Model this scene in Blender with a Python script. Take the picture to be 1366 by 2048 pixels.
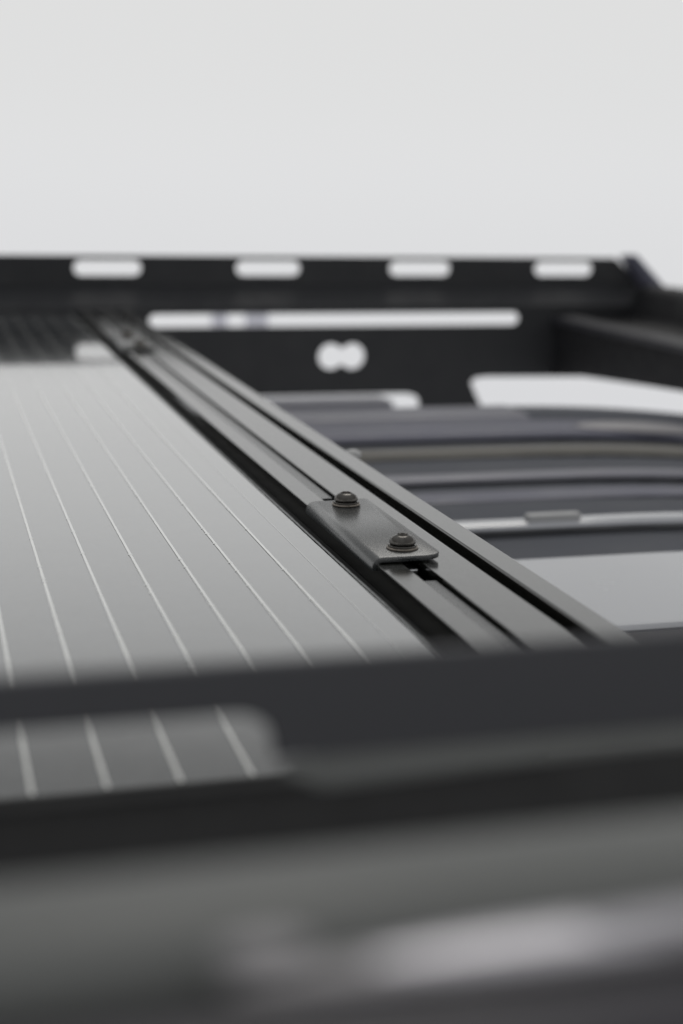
import bpy, bmesh, math, random
from mathutils import Matrix, Vector
random.seed(4)
SC = bpy.context.scene
for o in list(bpy.data.objects): bpy.data.objects.remove(o)

Z0 = 2.10            # camera height above the ground the car stands on (metres)

# ------------------------------------------------------------------ camera
cd = bpy.data.cameras.new('camera'); cam = bpy.data.objects.new('camera', cd)
SC.collection.objects.link(cam); SC.camera = cam
right = Vector((0.9635, -0.2673, 0.0176)); fwd = Vector((0.2646, 0.9397, -0.2164)).normalized()
right = (right - right.dot(fwd)*fwd).normalized(); up = right.cross(fwd)
cam.matrix_world = Matrix(((right.x, up.x, -fwd.x, 0), (right.y, up.y, -fwd.y, 0), (right.z, up.z, -fwd.z, Z0), (0, 0, 0, 1)))
cd.sensor_fit = 'VERTICAL'; cd.sensor_height = 36; cd.sensor_width = 24
cd.lens = 36*2971/2048
cd.clip_start = 0.02; cd.clip_end = 500
cd.dof.use_dof = True; cd.dof.focus_distance = 0.82; cd.dof.aperture_fstop = 5.0

# ------------------------------------------------------------------ world: bright, even overcast
SUN_EL, SUN_AZ = math.radians(52), math.radians(20)
w = bpy.data.worlds.new('World'); SC.world = w; w.use_nodes = True
nt = w.node_tree; nt.nodes.clear()
N = nt.nodes.new; L = nt.links.new
out = N('ShaderNodeOutputWorld')
sky = N('ShaderNodeTexSky'); sky.sky_type = 'NISHITA'; sky.sun_disc = False
sky.sun_elevation = SUN_EL; sky.sun_rotation = SUN_AZ
hs = N('ShaderNodeHueSaturation'); hs.inputs['Saturation'].default_value = 0.12
L(sky.outputs[0], hs.inputs['Color'])
bg1 = N('ShaderNodeBackground'); bg1.inputs[1].default_value = 0.05
L(hs.outputs[0], bg1.inputs[0])
tc = N('ShaderNodeTexCoord'); sp = N('ShaderNodeSeparateXYZ'); L(tc.outputs['Generated'], sp.inputs[0])
ramp = N('ShaderNodeValToRGB'); cr = ramp.color_ramp     # cloud brightness by height: white low, duller overhead
mr = N('ShaderNodeMapRange'); mr.inputs[1].default_value = -1; mr.inputs[2].default_value = 1
L(sp.outputs['Z'], mr.inputs[0]); L(mr.outputs[0], ramp.inputs[0])
cr.elements[0].position = 0.30; cr.elements[0].color = (.30, .30, .30, 1)
cr.elements[1].position = 0.42; cr.elements[1].color = (.735, .74, .76, 1)
for p, c in ((.50, (.775, .78, .79)), (.53, (.765, .768, .77)), (.57, (.765, .765, .762)), (.615, (.77, .775, .77)), (.650, (.70, .705, .70)), (.668, (.50, .50, .495)), (.69, (.24, .24, .235)), (.80, (.42, .42, .42)), (1.0, (.50, .51, .52))):
    e = cr.elements.new(p); e.color = (*c, 1)
bg2 = N('ShaderNodeBackground'); bg2.inputs[1].default_value = 1.0
L(ramp.outputs[0], bg2.inputs[0])
mx = N('ShaderNodeMixShader'); mx.inputs[0].default_value = 0.92
L(bg1.outputs[0], mx.inputs[1]); L(bg2.outputs[0], mx.inputs[2]); L(mx.outputs[0], out.inputs[0])

sd = bpy.data.lights.new('sun', 'SUN'); sd.energy = 0.5; sd.angle = math.radians(25); sd.color = (1, .97, .92)
sun = bpy.data.objects.new('sun', sd); SC.collection.objects.link(sun)
sdir = Vector((math.sin(SUN_AZ)*math.cos(SUN_EL), math.cos(SUN_AZ)*math.cos(SUN_EL), math.sin(SUN_EL)))
sun.rotation_euler = sdir.to_track_quat('Z', 'Y').to_euler(); sun.location = (0, 0, 6)

vs = SC.view_settings; vs.view_transform = 'Standard'; vs.look = 'None'; vs.exposure = 0; vs.gamma = 1; vs.use_curve_mapping = False
SC.render.film_transparent = False
SC.cycles.max_bounces = 8

# ------------------------------------------------------------------ materials
def mat(name, base, rough=.5, metal=0, ior=1.5, spec=.5, coat=0, bump=None, mottle=0, mscale=40, coat_rough=.05):
    m = bpy.data.materials.new(name); m.use_nodes = True
    t = m.node_tree; b = t.nodes['Principled BSDF']
    b.inputs['Base Color'].default_value = (*base, 1); b.inputs['Roughness'].default_value = rough
    b.inputs['Metallic'].default_value = metal; b.inputs['IOR'].default_value = ior
    b.inputs['Specular IOR Level'].default_value = spec
    b.inputs['Coat Weight'].default_value = coat; b.inputs['Coat Roughness'].default_value = coat_rough
    c = t.nodes.new('ShaderNodeTexCoord')
    n = t.nodes.new('ShaderNodeTexNoise'); n.inputs['Scale'].default_value = mscale; n.inputs['Detail'].default_value = 5
    t.links.new(c.outputs['Object'], n.inputs['Vector'])
    r = t.nodes.new('ShaderNodeMapRange'); r.inputs[1].default_value = .3; r.inputs[2].default_value = .7
    r.inputs[3].default_value = max(0, rough*(1-.18)); r.inputs[4].default_value = min(1, rough*(1+.18))
    t.links.new(n.outputs[0], r.inputs[0]); t.links.new(r.outputs[0], b.inputs['Roughness'])
    if mottle:
        mm = t.nodes.new('ShaderNodeMix'); mm.data_type = 'RGBA'
        mm.inputs[6].default_value = (*[x*(1-mottle) for x in base], 1); mm.inputs[7].default_value = (*[min(1, x*(1+mottle)) for x in base], 1)
        t.links.new(n.outputs[0], mm.inputs[0]); t.links.new(mm.outputs[2], b.inputs['Base Color'])
    if bump:
        sc, st, di = bump
        n2 = t.nodes.new('ShaderNodeTexNoise'); n2.inputs['Scale'].default_value = sc; n2.inputs['Detail'].default_value = 3
        t.links.new(c.outputs['Object'], n2.inputs['Vector'])
        bp = t.nodes.new('ShaderNodeBump'); bp.inputs['Strength'].default_value = st; bp.inputs['Distance'].default_value = di
        t.links.new(n2.outputs[0], bp.inputs['Height']); t.links.new(bp.outputs[0], b.inputs['Normal'])
    return m

M = {}
M['anod'] = mat('black_anodised_aluminium', (.012, .0125, .0105), rough=.15, ior=2.35, coat=.25, coat_rough=.12, bump=(2600, .05, .0001), mottle=.06, mscale=400)
M['powder'] = mat('black_powder_coat', (.034, .038, .040), rough=.28, ior=1.95, coat=.2, coat_rough=.2, bump=(1100, .28, .0004), mottle=.2, mscale=1100)
M['plate'] = mat('deflector_powder_coat', (.017, .018, .021), rough=.55, bump=(900, .3, .0004), mottle=.2, mscale=30)
M['plate_near'] = mat('side_plate_powder_coat', (.068, .069, .077), rough=.6, bump=(900, .2, .0004), mottle=.15, mscale=30)
M['gap'] = mat('dark_matte', (.05, .05, .05), rough=.8, spec=.2)
M['bolt'] = mat('blackened_steel', (.10, .095, .088), rough=.22, metal=.9, mottle=.5, mscale=400, bump=(900, .3, .0002))
M['washer'] = mat('worn_bronze_washer', (.25, .225, .195), rough=.32, metal=.9, mottle=.5, mscale=600, bump=(1500, .6, .0003))
M['socket'] = mat('socket_shadow_steel', (.015, .015, .015), rough=.6)
M['nut'] = mat('bright_zinc', (.65, .66, .68), rough=.25, metal=1)
M['frame'] = mat('grey_sealant_edge', (.22, .23, .23), rough=.5, mottle=.6, mscale=260, bump=(400, .8, .0008))
M['bus'] = mat('tinned_busbar', (.88, .89, .86), rough=.1, ior=2.2, coat=1, coat_rough=.035)
M['roof'] = mat('grey_car_paint', (.42, .43, .46), rough=.24, coat=.8, coat_rough=.08, mottle=.05, mscale=8)
M['roof_dark'] = mat('dark_roof_sheet', (.112, .118, .135), rough=.75, spec=.18, mottle=.25, mscale=14)
M['rib'] = mat('violet_grey_rib_paint', (.125, .127, .17), rough=.42, spec=.35, mottle=.2, mscale=20)
M['rib_light'] = mat('pale_lilac_rib_paint', (.19, .19, .225), rough=.4, mottle=.2, mscale=20)
M['rib_tan'] = mat('dusty_tan_rib_paint', (.20, .192, .175), rough=.55, spec=.15, mottle=.3, mscale=12)
M['side_black'] = mat('satin_black_side_rail', (.010, .010, .012), rough=.6, spec=.35)
M['ledge'] = mat('ledge_black_paint', (.022, .022, .028), rough=.5, spec=.3)
M['white'] = mat('white_lilac_plastic', (.86, .86, .95), rough=.45)
M['label'] = mat('pale_grey_plastic', (.50, .50, .50), rough=.45)
M['near'] = mat('satin_grey_rail_paint', (.150, .155, .150), rough=.5, spec=.4, mottle=.2, mscale=12)
M['body'] = mat('dark_gloss_body_paint', (.040, .038, .046), rough=.45, spec=.35, mottle=.3, mscale=14)
M['silver'] = mat('painted_glint', (.78, .76, .80), rough=.30, metal=.3)  # silver tones carry reflected sky light as surface colour
M['silver3'] = mat('painted_glint_mid', (.42, .41, .44), rough=.4, metal=.3)
M['silver2'] = mat('painted_glint_dull', (.30, .29, .30), rough=.4, metal=.2)

def solar_mat():
    m = bpy.data.materials.new('solar_laminate'); m.use_nodes = True
    t = m.node_tree; b = t.nodes['Principled BSDF']; c = t.nodes.new('ShaderNodeTexCoord')
    def math_(op, a, bv=None, cv=None):
        n = t.nodes.new('ShaderNodeMath'); n.operation = op
        for i, v in enumerate((a, bv, cv)):
            if v is None: continue
            if isinstance(v, (int, float)): n.inputs[i].default_value = v
            else: t.links.new(v, n.inputs[i])
        return n.outputs[0]
    s = t.nodes.new('ShaderNodeSeparateXYZ'); t.links.new(c.outputs['Object'], s.inputs[0])
    # very fine silver fingers printed across each cell
    fr = math_('FRACT', math_('MULTIPLY', s.outputs['Y'], 1/.0021))
    fing = math_('LESS_THAN', fr, .12)
    n = t.nodes.new('ShaderNodeTexNoise'); n.inputs['Scale'].default_value = 7; n.inputs['Detail'].default_value = 6
    t.links.new(c.outputs['Object'], n.inputs['Vector'])
    mixa = t.nodes.new('ShaderNodeMix'); mixa.data_type = 'RGBA'
    mixa.inputs[6].default_value = (.060, .068, .073, 1); mixa.inputs[7].default_value = (.075, .08, .082, 1)
    t.links.new(n.outputs[0], mixa.inputs[0])
    mixb = t.nodes.new('ShaderNodeMix'); mixb.data_type = 'RGBA'; mixb.inputs[7].default_value = (.12, .12, .12, 1)
    t.links.new(fing, mixb.inputs[0]); t.links.new(mixa.outputs[2], mixb.inputs[6]); t.links.new(mixb.outputs[2], b.inputs['Base Color'])
    # dust specks
    v = t.nodes.new('ShaderNodeTexNoise'); v.inputs['Scale'].default_value = 300; v.inputs['Detail'].default_value = 2
    t.links.new(c.outputs['Object'], v.inputs['Vector'])
    rr = t.nodes.new('ShaderNodeMapRange'); rr.inputs[1].default_value = .3; rr.inputs[2].default_value = .7; rr.inputs[3].default_value = .09; rr.inputs[4].default_value = .15
    t.links.new(v.outputs[0], rr.inputs[0]); t.links.new(rr.outputs[0], b.inputs['Roughness'])
    b.inputs['IOR'].default_value = 2.6
    b.inputs['Coat Weight'].default_value = 1; b.inputs['Coat Roughness'].default_value = .035; b.inputs['Coat IOR'].default_value = 1.6
    bp = t.nodes.new('ShaderNodeBump'); bp.inputs['Strength'].default_value = .06; bp.inputs['Distance'].default_value = .001
    n2 = t.nodes.new('ShaderNodeTexNoise'); n2.inputs['Scale'].default_value = 24; n2.inputs['Detail'].default_value = 3
    t.links.new(c.outputs['Object'], n2.inputs['Vector']); t.links.new(n2.outputs[0], bp.inputs['Height'])
    t.links.new(bp.outputs[0], b.inputs['Normal']); t.links.new(bp.outputs[0], b.inputs['Coat Normal'])
    return m
M['solar'] = solar_mat()

# ------------------------------------------------------------------ helpers
def link(name, me, m, parent=None, smooth=False):
    o = bpy.data.objects.new(name, me); SC.collection.objects.link(o)
    if m is not None: me.materials.clear(); me.materials.append(m)
    if parent: o.parent = parent
    if smooth:
        for p in me.polygons: p.use_smooth = True
    return o
def build(name, bm, m, parent=None, smooth=False):
    bmesh.ops.recalc_face_normals(bm, faces=bm.faces)
    me = bpy.data.meshes.new(name); bm.to_mesh(me); bm.free()
    return link(name, me, m, parent, smooth)
def thing(name, label, cat, loc=(0, 0, 0), group=None):
    o = bpy.data.objects.new(name, None); SC.collection.objects.link(o); o.location = (loc[0], loc[1], loc[2]+Z0)
    o.empty_display_size = .05
    o['label'] = label; o['category'] = cat
    if group: o['group'] = group
    return o
def extrude(profile, axis, a, b, segs=1, bend=None, bevel=0):
    """closed 2D profile swept along X ('x': profile is y,z) or along Y ('y': profile is x,z)"""
    bm = bmesh.new(); rings = []
    for i in range(segs+1):
        s = a+(b-a)*i/segs; r = []
        for p in profile:
            co = (s, p[0], p[1]) if axis == 'x' else (p[0], s, p[1])
            if bend: co = bend(*co)
            r.append(bm.verts.new(co))
        rings.append(r)
    n = len(profile)
    for i in range(segs):
        for k in range(n):
            bm.faces.new((rings[i][k], rings[i][(k+1) % n], rings[i+1][(k+1) % n], rings[i+1][k]))
    bm.faces.new(rings[0]); bm.faces.new(rings[-1])
    bmesh.ops.recalc_face_normals(bm, faces=bm.faces)
    if bevel:
        es = [e for e in bm.edges if len(e.link_faces) == 2 and e.calc_face_angle(0) > .6]
        bmesh.ops.bevel(bm, geom=es, offset=bevel, segments=2, affect='EDGES', profile=.5, clamp_overlap=True)
    return bm
def arc(cx, cy, r, a0, a1, n=8):
    return [(cx+r*math.cos(math.radians(a0+(a1-a0)*i/n)), cy+r*math.sin(math.radians(a0+(a1-a0)*i/n))) for i in range(n+1)]
def box(bm, x0, x1, y0, y1, z0, z1):
    v = [bm.verts.new((x, y, z)) for x in (x0, x1) for y in (y0, y1) for z in (z0, z1)]
    for f in ((0, 1, 3, 2), (4, 6, 7, 5), (0, 4, 5, 1), (2, 3, 7, 6), (0, 2, 6, 4), (1, 5, 7, 3)): bm.faces.new([v[i] for i in f])
def bevel_all(bm, off, seg=2):
    bmesh.ops.recalc_face_normals(bm, faces=bm.faces)
    es = [e for e in bm.edges if len(e.link_faces) == 2 and e.calc_face_angle(0) > .5]
    bmesh.ops.bevel(bm, geom=es, offset=off, segments=seg, affect='EDGES', profile=.5, clamp_overlap=True)
def lathe(profile, n=48, noise=0):
    bm = bmesh.new(); rings = []
    for (r, z) in profile:
        rings.append([bm.verts.new((r*math.cos(2*math.pi*k/n), r*math.sin(2*math.pi*k/n), z)) for k in range(n)])
    for i in range(len(rings)-1):
        for k in range(n):
            bm.faces.new((rings[i][k], rings[i][(k+1) % n], rings[i+1][(k+1) % n], rings[i+1][k]))
    bm.faces.new(rings[0]); bm.faces.new(rings[-1])
    return bm
def sheet(outline, holes, thick, y_of, bevel=.0006):
    """plate in the x-z plane with holes cut through; y_of(z) folds it"""
    cu = bpy.data.curves.new('sheet', 'CURVE'); cu.dimensions = '2D'; cu.fill_mode = 'BOTH'; cu.extrude = thick/2
    cu.bevel_depth = bevel; cu.bevel_resolution = 1; cu.offset = -bevel
    for pts in [outline]+holes:
        s = cu.splines.new('POLY'); s.points.add(len(pts)-1); s.use_cyclic_u = True
        for i, p in enumerate(pts): s.points[i].co = (p[0], p[1], 0, 1)
    o = bpy.data.objects.new('tmp', cu); SC.collection.objects.link(o)
    bpy.context.view_layer.update()
    me = bpy.data.meshes.new_from_object(o.evaluated_get(bpy.context.evaluated_depsgraph_get()))
    bpy.data.objects.remove(o); bpy.data.curves.remove(cu)
    for v in me.vertices:
        x, z, t = v.co
        v.co = (x, y_of(z)+t, z)
    me.update()
    bm = bmesh.new(); bm.from_mesh(me); bpy.data.meshes.remove(me)
    return bm
def merge(*bms):
    out = bmesh.new()
    for b in bms:
        me = bpy.data.meshes.new('t'); b.to_mesh(me); out.from_mesh(me); bpy.data.meshes.remove(me); b.free()
    return out
def slot(x0, x1, z0, z1, n=10):
    r = (z1-z0)/2; zc = (z0+z1)/2
    return arc(x1-r, zc, r, -90, 90, n)+arc(x0+r, zc, r, 90, 270, n)
def copy_tree(o, parent=None):
    c = o.copy(); SC.collection.objects.link(c); c.parent = parent
    for ch in [k for k in bpy.data.objects if k.parent == o]: copy_tree(ch, c)
    return c

# ------------------------------------------------------------------ car roof under the rack
def droop(x, y, z):
    xs = .60+(y-1.34)*.22
    d = .23*(x-xs)**2 if x > xs else 0
    return (x, y, z-d)
car = thing('car_roof', 'grey car roof with dark cross ribs lying under the roof rack', 'car roof')
build('roof_panel', extrude([(.825, -.272), (.990, -.270), (.996, -.272), (.996, -.285), (.82, -.285), (.82, -.274)], 'x', -.9, 1.35, 60, droop), M['roof'], car)
build('roof_trim', extrude([(.50, -.2785), (.8165, -.2745), (.8165, -.29), (.50, -.29)], 'x', -.9, 1.35, 60, droop), M['body'], car)
o = build('dark_roof_sheet', extrude([(.997, -.2735), (1.02, -.2785), (1.74, -.2785), (1.752, -.281), (1.752, -.30), (.997, -.30)], 'x', -.9, 1.35, 60, droop), M['roof_dark'], car)
def rib(y0, y1, z, m, x1=1.35, sag=.010):
    pr = [(y0-sag*1.4, z-sag), (y0-.002, z-.0015)]+[(y0+.002, z), (y1-.002, z), (y1+.003, z-.002), (y1+sag, z-sag)]
    return build('roof_rib', extrude(pr, 'x', -.9, x1, 60, droop), m, car)
rib(1.094, 1.112, -.2675, M['roof'], sag=.0035)
rib(1.300, 1.320, -.2705, M['rib_light'], sag=.004)
rib(1.225, 1.262, -.2765, M['rib'], sag=.0015)
rib(1.438, 1.462, -.2712, M['rib_tan'], sag=.006)
rib(1.530, 1.610, -.2685, M['rib'], sag=.006)
rib(1.660, 1.735, -.2700, M['rib_light'], x1=.70, sag=.006)
rib(1.662, 1.736, -.2715, M['roof_dark'], sag=.005)
bm = bmesh.new(); box(bm, .467, .514, 1.096, 1.106, -.269, -.2620); bevel_all(bm, .0015)
build('tab', bm, M['label'], car)['label'] = 'pale grey tab on the rib'
# pale bump shaped as the highlight on the roof edge further right
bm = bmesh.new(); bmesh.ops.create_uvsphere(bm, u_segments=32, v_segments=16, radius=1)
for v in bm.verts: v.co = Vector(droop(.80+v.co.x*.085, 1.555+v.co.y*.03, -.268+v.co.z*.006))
build('roof_highlight', bm, M['silver2'], car, True)['label'] = 'pale bump standing in for a highlight on the rib'

# ------------------------------------------------------------------ solar panel
pan = thing('solar_panel', 'flat grey solar panel with fine pale busbar lines, left of the black rail', 'solar panel')
PX1, PY0, PY1, PZ = .2042, .457, 2.215, -.195
bm = bmesh.new(); box(bm, -.62, PX1, PY0, PY1, PZ-.004, PZ); build('laminate', bm, M['solar'], pan)
bm = bmesh.new(); box(bm, -.62, PX1+.001, PY0-.0025, PY0-.0002, PZ-.005, PZ+.0002); build('added_edge_cover', bm, M['gap'], pan)  # dark cover added to hide the lit front face of the laminate
bm = bmesh.new()
ys = [PY0]; 
while ys[-1] < PY1: ys.append(ys[-1]+random.uniform(.003, .009))
ys[-1] = PY1
prev = None
for y in ys:          # rough cut edge
    j = random.uniform(0, .00012); h = random.uniform(-.0001, .00012)
    r = [bm.verts.new(c) for c in ((PX1+.0002, y, PZ-.0045), (PX1+.0012+j, y, PZ-.0045), (PX1+.0010+j, y, PZ+h), (PX1-.0008, y, PZ+.0004+max(h, 0)))]
    if prev:
        for k in range(3): bm.faces.new((prev[k], prev[k+1], r[k+1], r[k]))
    prev = r
build('cut_edge', bm, M['frame'], pan)
for k in range(-24, 8):
    xb = .0269+.0243*k if k < 7 else .1895
    bm = bmesh.new(); prev = None; y = PY0+.001; wdt = .00068 if k < 7 else .00010; i = 0
    if xb < -.61: continue
    ncell = 0
    while y < PY1-.01:
        step = .004 + random.uniform(0, .003)
        jog = random.uniform(-.00003, .00003)
        wv = wdt*(random.uniform(1.0, 1.12))
        if k < 7 and random.random() < .09:
            tq = [bm.verts.new((xb+a*wdt*1.7, y+b, PZ+.0003)) for a, b in ((-1, 0), (1, 0), (1, .0016), (-1, .0016))]; bm.faces.new(tq)
        r = (bm.verts.new((xb-wv+jog, y, PZ+.00025)), bm.verts.new((xb+wv+jog, y, PZ+.00025)))
        if prev: bm.faces.new((prev[0], prev[1], r[1], r[0]))
        prev = r; y += step
    build('busbar', bm, M['bus'], pan)

# ------------------------------------------------------------------ slotted aluminium rail
rail = thing('mounting_rail', 'long black slotted aluminium rail running beside the solar panel', 'rail')
T = -.190
pr = [(.2065, T-.026), (.2065, T-.022), (.217, T-.022), (.217, T), (.2305, T), (.2305, T-.003), (.2275, T-.003), (.2275, T-.011), (.2440, T-.011), (.2440, T-.003), (.2410, T-.003), (.2410, T),
      (.2655, T), (.2698, T-.0024), (.2698, T-.010), (.2738, T-.010), (.2738, T+.0005), (.2746, T+.0012), (.2885, T+.0012), (.2895, T), (.2895, T-.026)]
build('extrusion', extrude(pr, 'y', .54, 2.20, 1, None, .00035), M['anod'], rail)
bm = bmesh.new(); box(bm, .2308, .2392, .545, .674, T-.0108, T-.0022); box(bm, .2308, .2395, .872, 2.1, T-.0108, T-.0018)
build('slot_insert', bm, M['powder'], rail)
bm = bmesh.new(); box(bm, .2058, .2168, .545, 2.19, T-.0215, T-.013); build('added_gap_strip', bm, M['gap'], rail)  # dark strip added in the gap to stop a white reflection
bm = lathe([(.006, 0), (.0062, .004), (.003, .006)], 20)
bmesh.ops.translate(bm, verts=bm.verts, vec=(.2965, 1.026, -.196))
build('side_bolt', bm, M['label'], rail, True)

# ------------------------------------------------------------------ clamp bracket
def make_bracket(yc, label):
    t = thing('clamp_bracket', label, 'clamp', (.2325, yc, T), 'folded clamps bolted on the slotted rail')
    th = .0030; top = .0036; r = .0056; xl = -.0180; xr = .0192
    outer = arc(xl+r, top-r, r, 90, 180, 7); inner = arc(xl+r, top-r, r-th, 180, 90, 7)
    pr = [(xr, top+.0012), (xr-.007, top+.0001)]+outer+[(xl, -.0036), (xl+th, -.0036)]+inner+[(xr-.007, top-th+.0001), (xr, top-th+.0012)]
    L2 = .0695
    bm = extrude(pr, 'y', -L2, L2, 1)
    es = [e for e in bm.edges if abs(e.verts[0].co.x-xr) < 1e-5 and abs(e.verts[1].co.x-xr) < 1e-5 and abs(e.verts[0].co.z-e.verts[1].co.z) > .002]
    bmesh.ops.bevel(bm, geom=es, offset=.0045, segments=6, affect='EDGES', profile=.5)
    bmesh.ops.recalc_face_normals(bm, faces=bm.faces)
    es = [e for e in bm.edges if len(e.link_faces) == 2 and e.calc_face_angle(0) > .9]
    bmesh.ops.bevel(bm, geom=es, offset=.0005, segments=2, affect='EDGES', profile=.5, clamp_overlap=True)
    o = build('folded_plate', bm, M['powder'], t, True)
    o.data.set_sharp_from_angle(angle=math.radians(35))
    for yb, a in ((-.0535, 10), (.0555, 47)):
        b = bpy.data.objects.new('bolt', None); SC.collection.objects.link(b); b.parent = t; b.location = (.0032, yb, top); b.rotation_euler.z = math.radians(a); b.empty_display_size = .01
        # split-look washer: flat ring plus serrated ring above
        bm = lathe([(.0035, 0), (.0080, 0), (.0084, .0004), (.0084, .0011), (.0080, .0014), (.0035, .0014)], 48)
        build('washer', bm, M['washer'], b, True)
        bm = bmesh.new(); n = 64; rings = []
        for r0, z in ((.0035, .00145), (.0072, .00145), (.0076, .0018), (.0072, .00235), (.0035, .00235)):
            rings.append([bm.verts.new(((r0*(1+(.03 if k % 2 else 0)*(r0 > .007)))*math.cos(2*math.pi*k/n), r0*(1+(.03 if k % 2 else 0)*(r0 > .007))*math.sin(2*math.pi*k/n), z)) for k in range(n)])
        for i in range(4):
            for k in range(n): bm.faces.new((rings[i][k], rings[i][(k+1) % n], rings[i+1][(k+1) % n], rings[i+1][k]))
        build('lock_washer', bm, M['bolt'], b)
        # button head with hexagonal socket
        prof = [(.0030, .0024), (.0062, .0024), (.0069, .0030), (.0070, .0034)]
        H = .0044
        for i in range(1, 9):
            an = math.radians(90*i/10.2); prof.append((.0070*math.cos(an)**.85, .0034+H*math.sin(an)))
        bm = bmesh.new(); n = 48; rings = []
        for (rr_, z) in prof: rings.append([bm.verts.new((rr_*math.cos(2*math.pi*k/n), rr_*math.sin(2*math.pi*k/n), z)) for k in range(n)])
        def hexr(th_, R=.0029):
            q = (th_ % (math.pi/3))-math.pi/6
            return R*math.cos(math.pi/6)/math.cos(q)
        ztop = prof[-1][1]+.0002
        for R, z in ((.0031, ztop), (.0029, ztop-.0003), (.0029, ztop-.0030)):
            rings.append([bm.verts.new((hexr(2*math.pi*k/n, R)*math.cos(2*math.pi*k/n), hexr(2*math.pi*k/n, R)*math.sin(2*math.pi*k/n), z)) for k in range(n)])
        for i in range(len(rings)-1):
            for k in range(n): bm.faces.new((rings[i][k], rings[i][(k+1) % n], rings[i+1][(k+1) % n], rings[i+1][k]))
        bm.faces.new(rings[0]); bm.faces.new(rings[-1])
        build('bolt_head', bm, M['bolt'], b, True)
    bm = bmesh.new(); box(bm, -.0022, .0068, -.0715, -.060, -.0075, -.0030); bevel_all(bm, .001)
    build('slot_nut', bm, M['nut'], t)
    return t
b0 = make_bracket(.772, 'nearer black folded clamp with two dome-headed bolts, in sharp focus on the rail')
b1 = copy_tree(b0); b1.location.y = 1.755; b1['label'] = 'far blurred clamp at the distant end of the rail by the white slot'

# ------------------------------------------------------------------ rack cross beams under panel and rail
def beam(y0, y1, x0, x1, label, zt=-.2165):
    t = thing('cross_beam', label, 'beam', group='cross beams under the panel')
    build('beam_body', extrude([(y0, zt-.045), (y0, zt), (y1, zt), (y1, zt-.045)], 'x', x0, x1, 1, None, .001), M['gap'], t)
    return t
beam(.4585, .50, -.62, .80, 'black cross beam under the near end of the panel', zt=-.2000)

# ------------------------------------------------------------------ wind deflector
D = 2.24
defl = thing('wind_deflector', 'long black perforated wind deflector plate with slots and a twin-circle cutout', 'wind deflector')
upper = sheet([(-.75, -.155), (-.75, -.1105), (1.085, -.1115), (1.138, -.155)], [slot(.2135+.2437*k, .3135+.2437*k, -.1408, -.1178) for k in range(-3, 4)], .003, lambda z: D+.022)
def set_back(v):      # the folded top flange stands 40 mm behind the lower face
    v.co = Vector((v.co.x*1.0185, v.co.y+.019, v.co.z*1.0185))
for q in upper.verts: set_back(q)
mid = bmesh.new()
v = [mid.verts.new(c) for c in ((-.75, D+.0205, -.1548), (1.138, D+.0205, -.1548), (1.13, D-.0015, -.188), (-.75, D-.0015, -.188),
                                (-.75, D+.0235, -.1552), (1.138, D+.0235, -.1552), (1.13, D+.0015, -.190), (-.75, D+.0015, -.190))]
for f in ((0, 1, 2, 3), (4, 7, 6, 5), (0, 3, 7, 4), (1, 5, 6, 2)): mid.faces.new([v[i] for i in f])
# twin-lobe emblem: two cut-corner circles joined by a waist
def lobe(cx, cz, r, a0, a1, n=10): return arc(cx, cz, r, a0, a1, n)
logo = lobe(.6435, -.2657, .0202, -138, 138, 14)+lobe(.6085, -.2657, .0202, 42, 318, 14)
# logo order: right lobe counter-clockwise from lower-left to upper-left, then left lobe
for q in mid.verts:
    if q.co.z > -.17: set_back(q)
lower_out = [(-.75, -.188), (-.75, -.325), (.735, -.326), (.750, -.330), (.7555, -.338), (.757, -.360), (.868, -.360), (.856, -.338), (.848, -.322), (.843, -.310), (.850, -.3035), (.868, -.3015), (1.13, -.306), (1.13, -.188)]
lower = sheet(lower_out, [slot(.324, .921, -.2185, -.1983), logo], .003, lambda z: D)
build('face_plate', merge(upper, mid, lower), M['plate'], defl)
bm = bmesh.new()
P = [(1.106, -.1115), (1.117, -.1065), (1.186, -.172), (1.158, -.174)]
vs_ = [bm.verts.new((x, D+.034, z)) for x, z in P]+[bm.verts.new((x+.012, D+.010, z+.001)) for x, z in P]
bm.faces.new(vs_[:4]); bm.faces.new(vs_[4:][::-1])
for k in range(4): bm.faces.new((vs_[k], vs_[(k+1) % 4], vs_[4+(k+1) % 4], vs_[4+k]))
bevel_all(bm, .003)
build('gusset', bm, M['rib'], defl)

# ------------------------------------------------------------------ right side rail coming towards the camera
sr = thing('side_rail', 'black blurred roof rack side rail with an arched underside at the right edge', 'side rail')
ysr = [2.238-i*.05 for i in range(0, 26)]
def zb(y): 
    u = (2.24-y)
    return -.304+.020*min(1, u/.10)*.35+.074*u*(1-.25*u)
def sweep(prof_fn, name, m):
    bm = bmesh.new(); prev = None
    for y in ysr:
        r = [bm.verts.new((x, y, z)) for x, z in prof_fn(y)]
        if prev:
            for k in range(len(r)): bm.faces.new((prev[k], prev[(k+1) % len(r)], r[(k+1) % len(r)], r[k]))
        else: bm.faces.new(r)
        prev = r
    bm.faces.new(prev)
    return build(name, bm, m, sr)
sweep(lambda y: [(1.135, -.158), (1.150, -.156), (1.19, -.158), (1.19, zb(y)+.02), (1.03, zb(y)+.002), (.985, zb(y)), (.983, -.218), (.986, -.2145), (1.105, -.2110), (1.112, -.205), (1.128, -.165)], 'rail_body', M['side_black'])
sweep(lambda y: [(.975, -.2150), (.980, -.2065), (1.010, -.2020), (1.016, -.2060), (1.012, -.2100)], 'ledge', M['ledge'])

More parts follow.
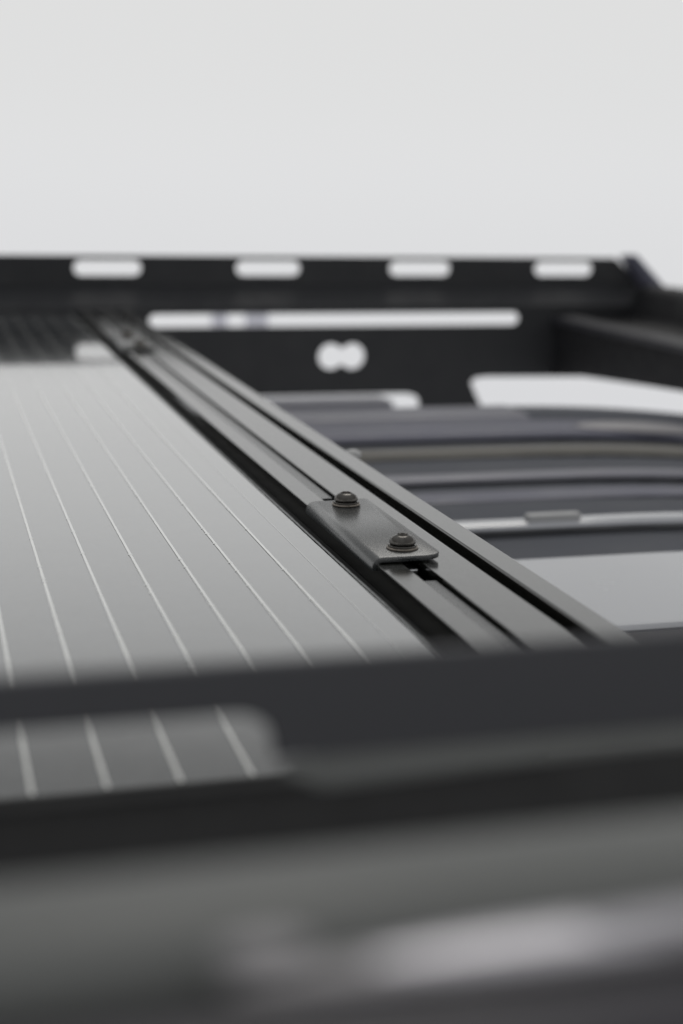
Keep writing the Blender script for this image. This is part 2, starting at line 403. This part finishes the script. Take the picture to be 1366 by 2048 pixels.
# ------------------------------------------------------------------ unidentified pale shapes seen through and under the deflector
lb = thing('pale_bar', 'pale lilac-grey bar on upright tabs seen through and below the long slot', 'bar')
for x0, x1 in ((.470, .497), (.529, .568)):
    bm = bmesh.new(); box(bm, x0*1.28, x1*1.28, 3.20, 3.22, -.335, -.262); bevel_all(bm, .004)
    build('upright_tab', bm, M['white'], lb)
bm = bmesh.new(); box(bm, .44, .78, 2.44, 2.52, -.40, -.368); bevel_all(bm, .008, 3); build('bar_body', bm, M['rib_light'], lb)

# ------------------------------------------------------------------ near side plate with rounded notch
npl = thing('side_plate', 'dark charcoal side plate with a rounded notch, crossing in front of the solar panel', 'plate')
NY = .388; zt = -.1300; zbm = -.1600
rn = .0105
outl = [(-.45, -.146), (-.45, zt), (.62, zt-.002), (.62, zbm-.005)]+[(.0905, zbm)]+arc(.0905-rn-.0005, -.146-rn, rn, 0, 90, 8)
build('plate_face', sheet(outl, [], .003, lambda z: NY, .0008), M['plate_near'], npl)
bm = extrude([(NY-.003, zbm+.0005), (NY-.003, zbm-.0015), (NY-.010, zbm-.0068), (NY-.010, zbm-.0050)], 'x', .092, .62, 120, lambda x, y, z: (x, NY-.003-(NY-.003-y)*max(.12, min(1, (x-.088)/.014, 1-(x-.106)/.10)), zbm-.001+(z-zbm+.001)*max(.1, min(1, (x-.086)/.016))))
build('lip', bm, M['near'], npl)

# ------------------------------------------------------------------ nearest rail tube and body edge, far out of focus
nr = thing('roof_rail', 'wide grey satin rail crossing the foreground, far out of focus', 'rail')
def tilt(x, y, z): return (x, y, z)
pr = [(.322, -.185), (.322, -.166)]+[(.297+.025*math.cos(math.radians(a)), -.1640+.0135*math.sin(math.radians(a))) for a in range(10, 180, 10)]+[(.268, -.185)]
build('rail_tube', extrude(pr, 'x', -.45, .5, 1), M['near'], nr, True)
bd = thing('body_edge', 'dark glossy car body edge at the bottom of the picture with pale shapes for reflected light', 'car body')
pr = [(.262, -.175), (.262, -.1605), (.250, -.1560), (.236, -.1580), (.225, -.164), (.215, -.175), (.205, -.20), (.262, -.20)]
build('body_panel', extrude(pr, 'x', -.45, .5, 1), M['body'], bd)
def lens(x0, x1, y, z, wy, wz, m, name, label):  # pale ellipsoids model sky streaks reflected in the glossy body paint
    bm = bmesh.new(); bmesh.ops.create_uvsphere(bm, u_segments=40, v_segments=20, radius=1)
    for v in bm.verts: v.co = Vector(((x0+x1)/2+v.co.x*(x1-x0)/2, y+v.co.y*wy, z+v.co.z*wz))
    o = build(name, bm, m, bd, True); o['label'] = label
lens(.078, .165, .2560, -.1510, .0058, .0025, M['silver'], 'glint_shape', 'bright tapered shape standing in for a reflection on the paint')
lens(.110, .215, .2560, -.1500, .0055, .0022, M['silver3'], 'glint_shape', 'modelled reflection streak reaching the right edge')
lens(.050, .215, .2562, -.1524, .0070, .0026, M['silver2'], 'glint_shape', 'long dull modelled reflection streak')
lens(.050, .070, .2640, -.1497, .0050, .0024, M['silver2'], 'glint_shape', 'small dull modelled reflection patch')
build('body_side', extrude([(.55, -.2795), (.55, -.285), (.20, -.36), (.20, -.35)], 'x', -.9, 1.35, 1), M['body'], bd)

def resize(root, k):      # drawn at a larger size; bring to true size and distance
    for o in [root]+[c for c in bpy.data.objects if c.parent == root]:
        if o.type == 'MESH':
            for v in o.data.vertices: v.co *= k
resize(npl, .76); resize(nr, .62); resize(bd, .62)
bpy.context.view_layer.update()
for r in [o for o in SC.objects if o.type == 'EMPTY' and o.parent is None and abs(o.location.x)+abs(o.location.y) < 1e-6]:
    ch = [c for c in SC.objects if c.parent == r and c.type == 'MESH']      # put each thing's origin at its own base
    vs2 = [v.co for c in ch for v in c.data.vertices]
    c0 = Vector(((min(v.x for v in vs2)+max(v.x for v in vs2))/2, (min(v.y for v in vs2)+max(v.y for v in vs2))/2, min(v.z for v in vs2)))
    for c in ch: c.data.transform(Matrix.Translation(-c0))
    r.location += c0
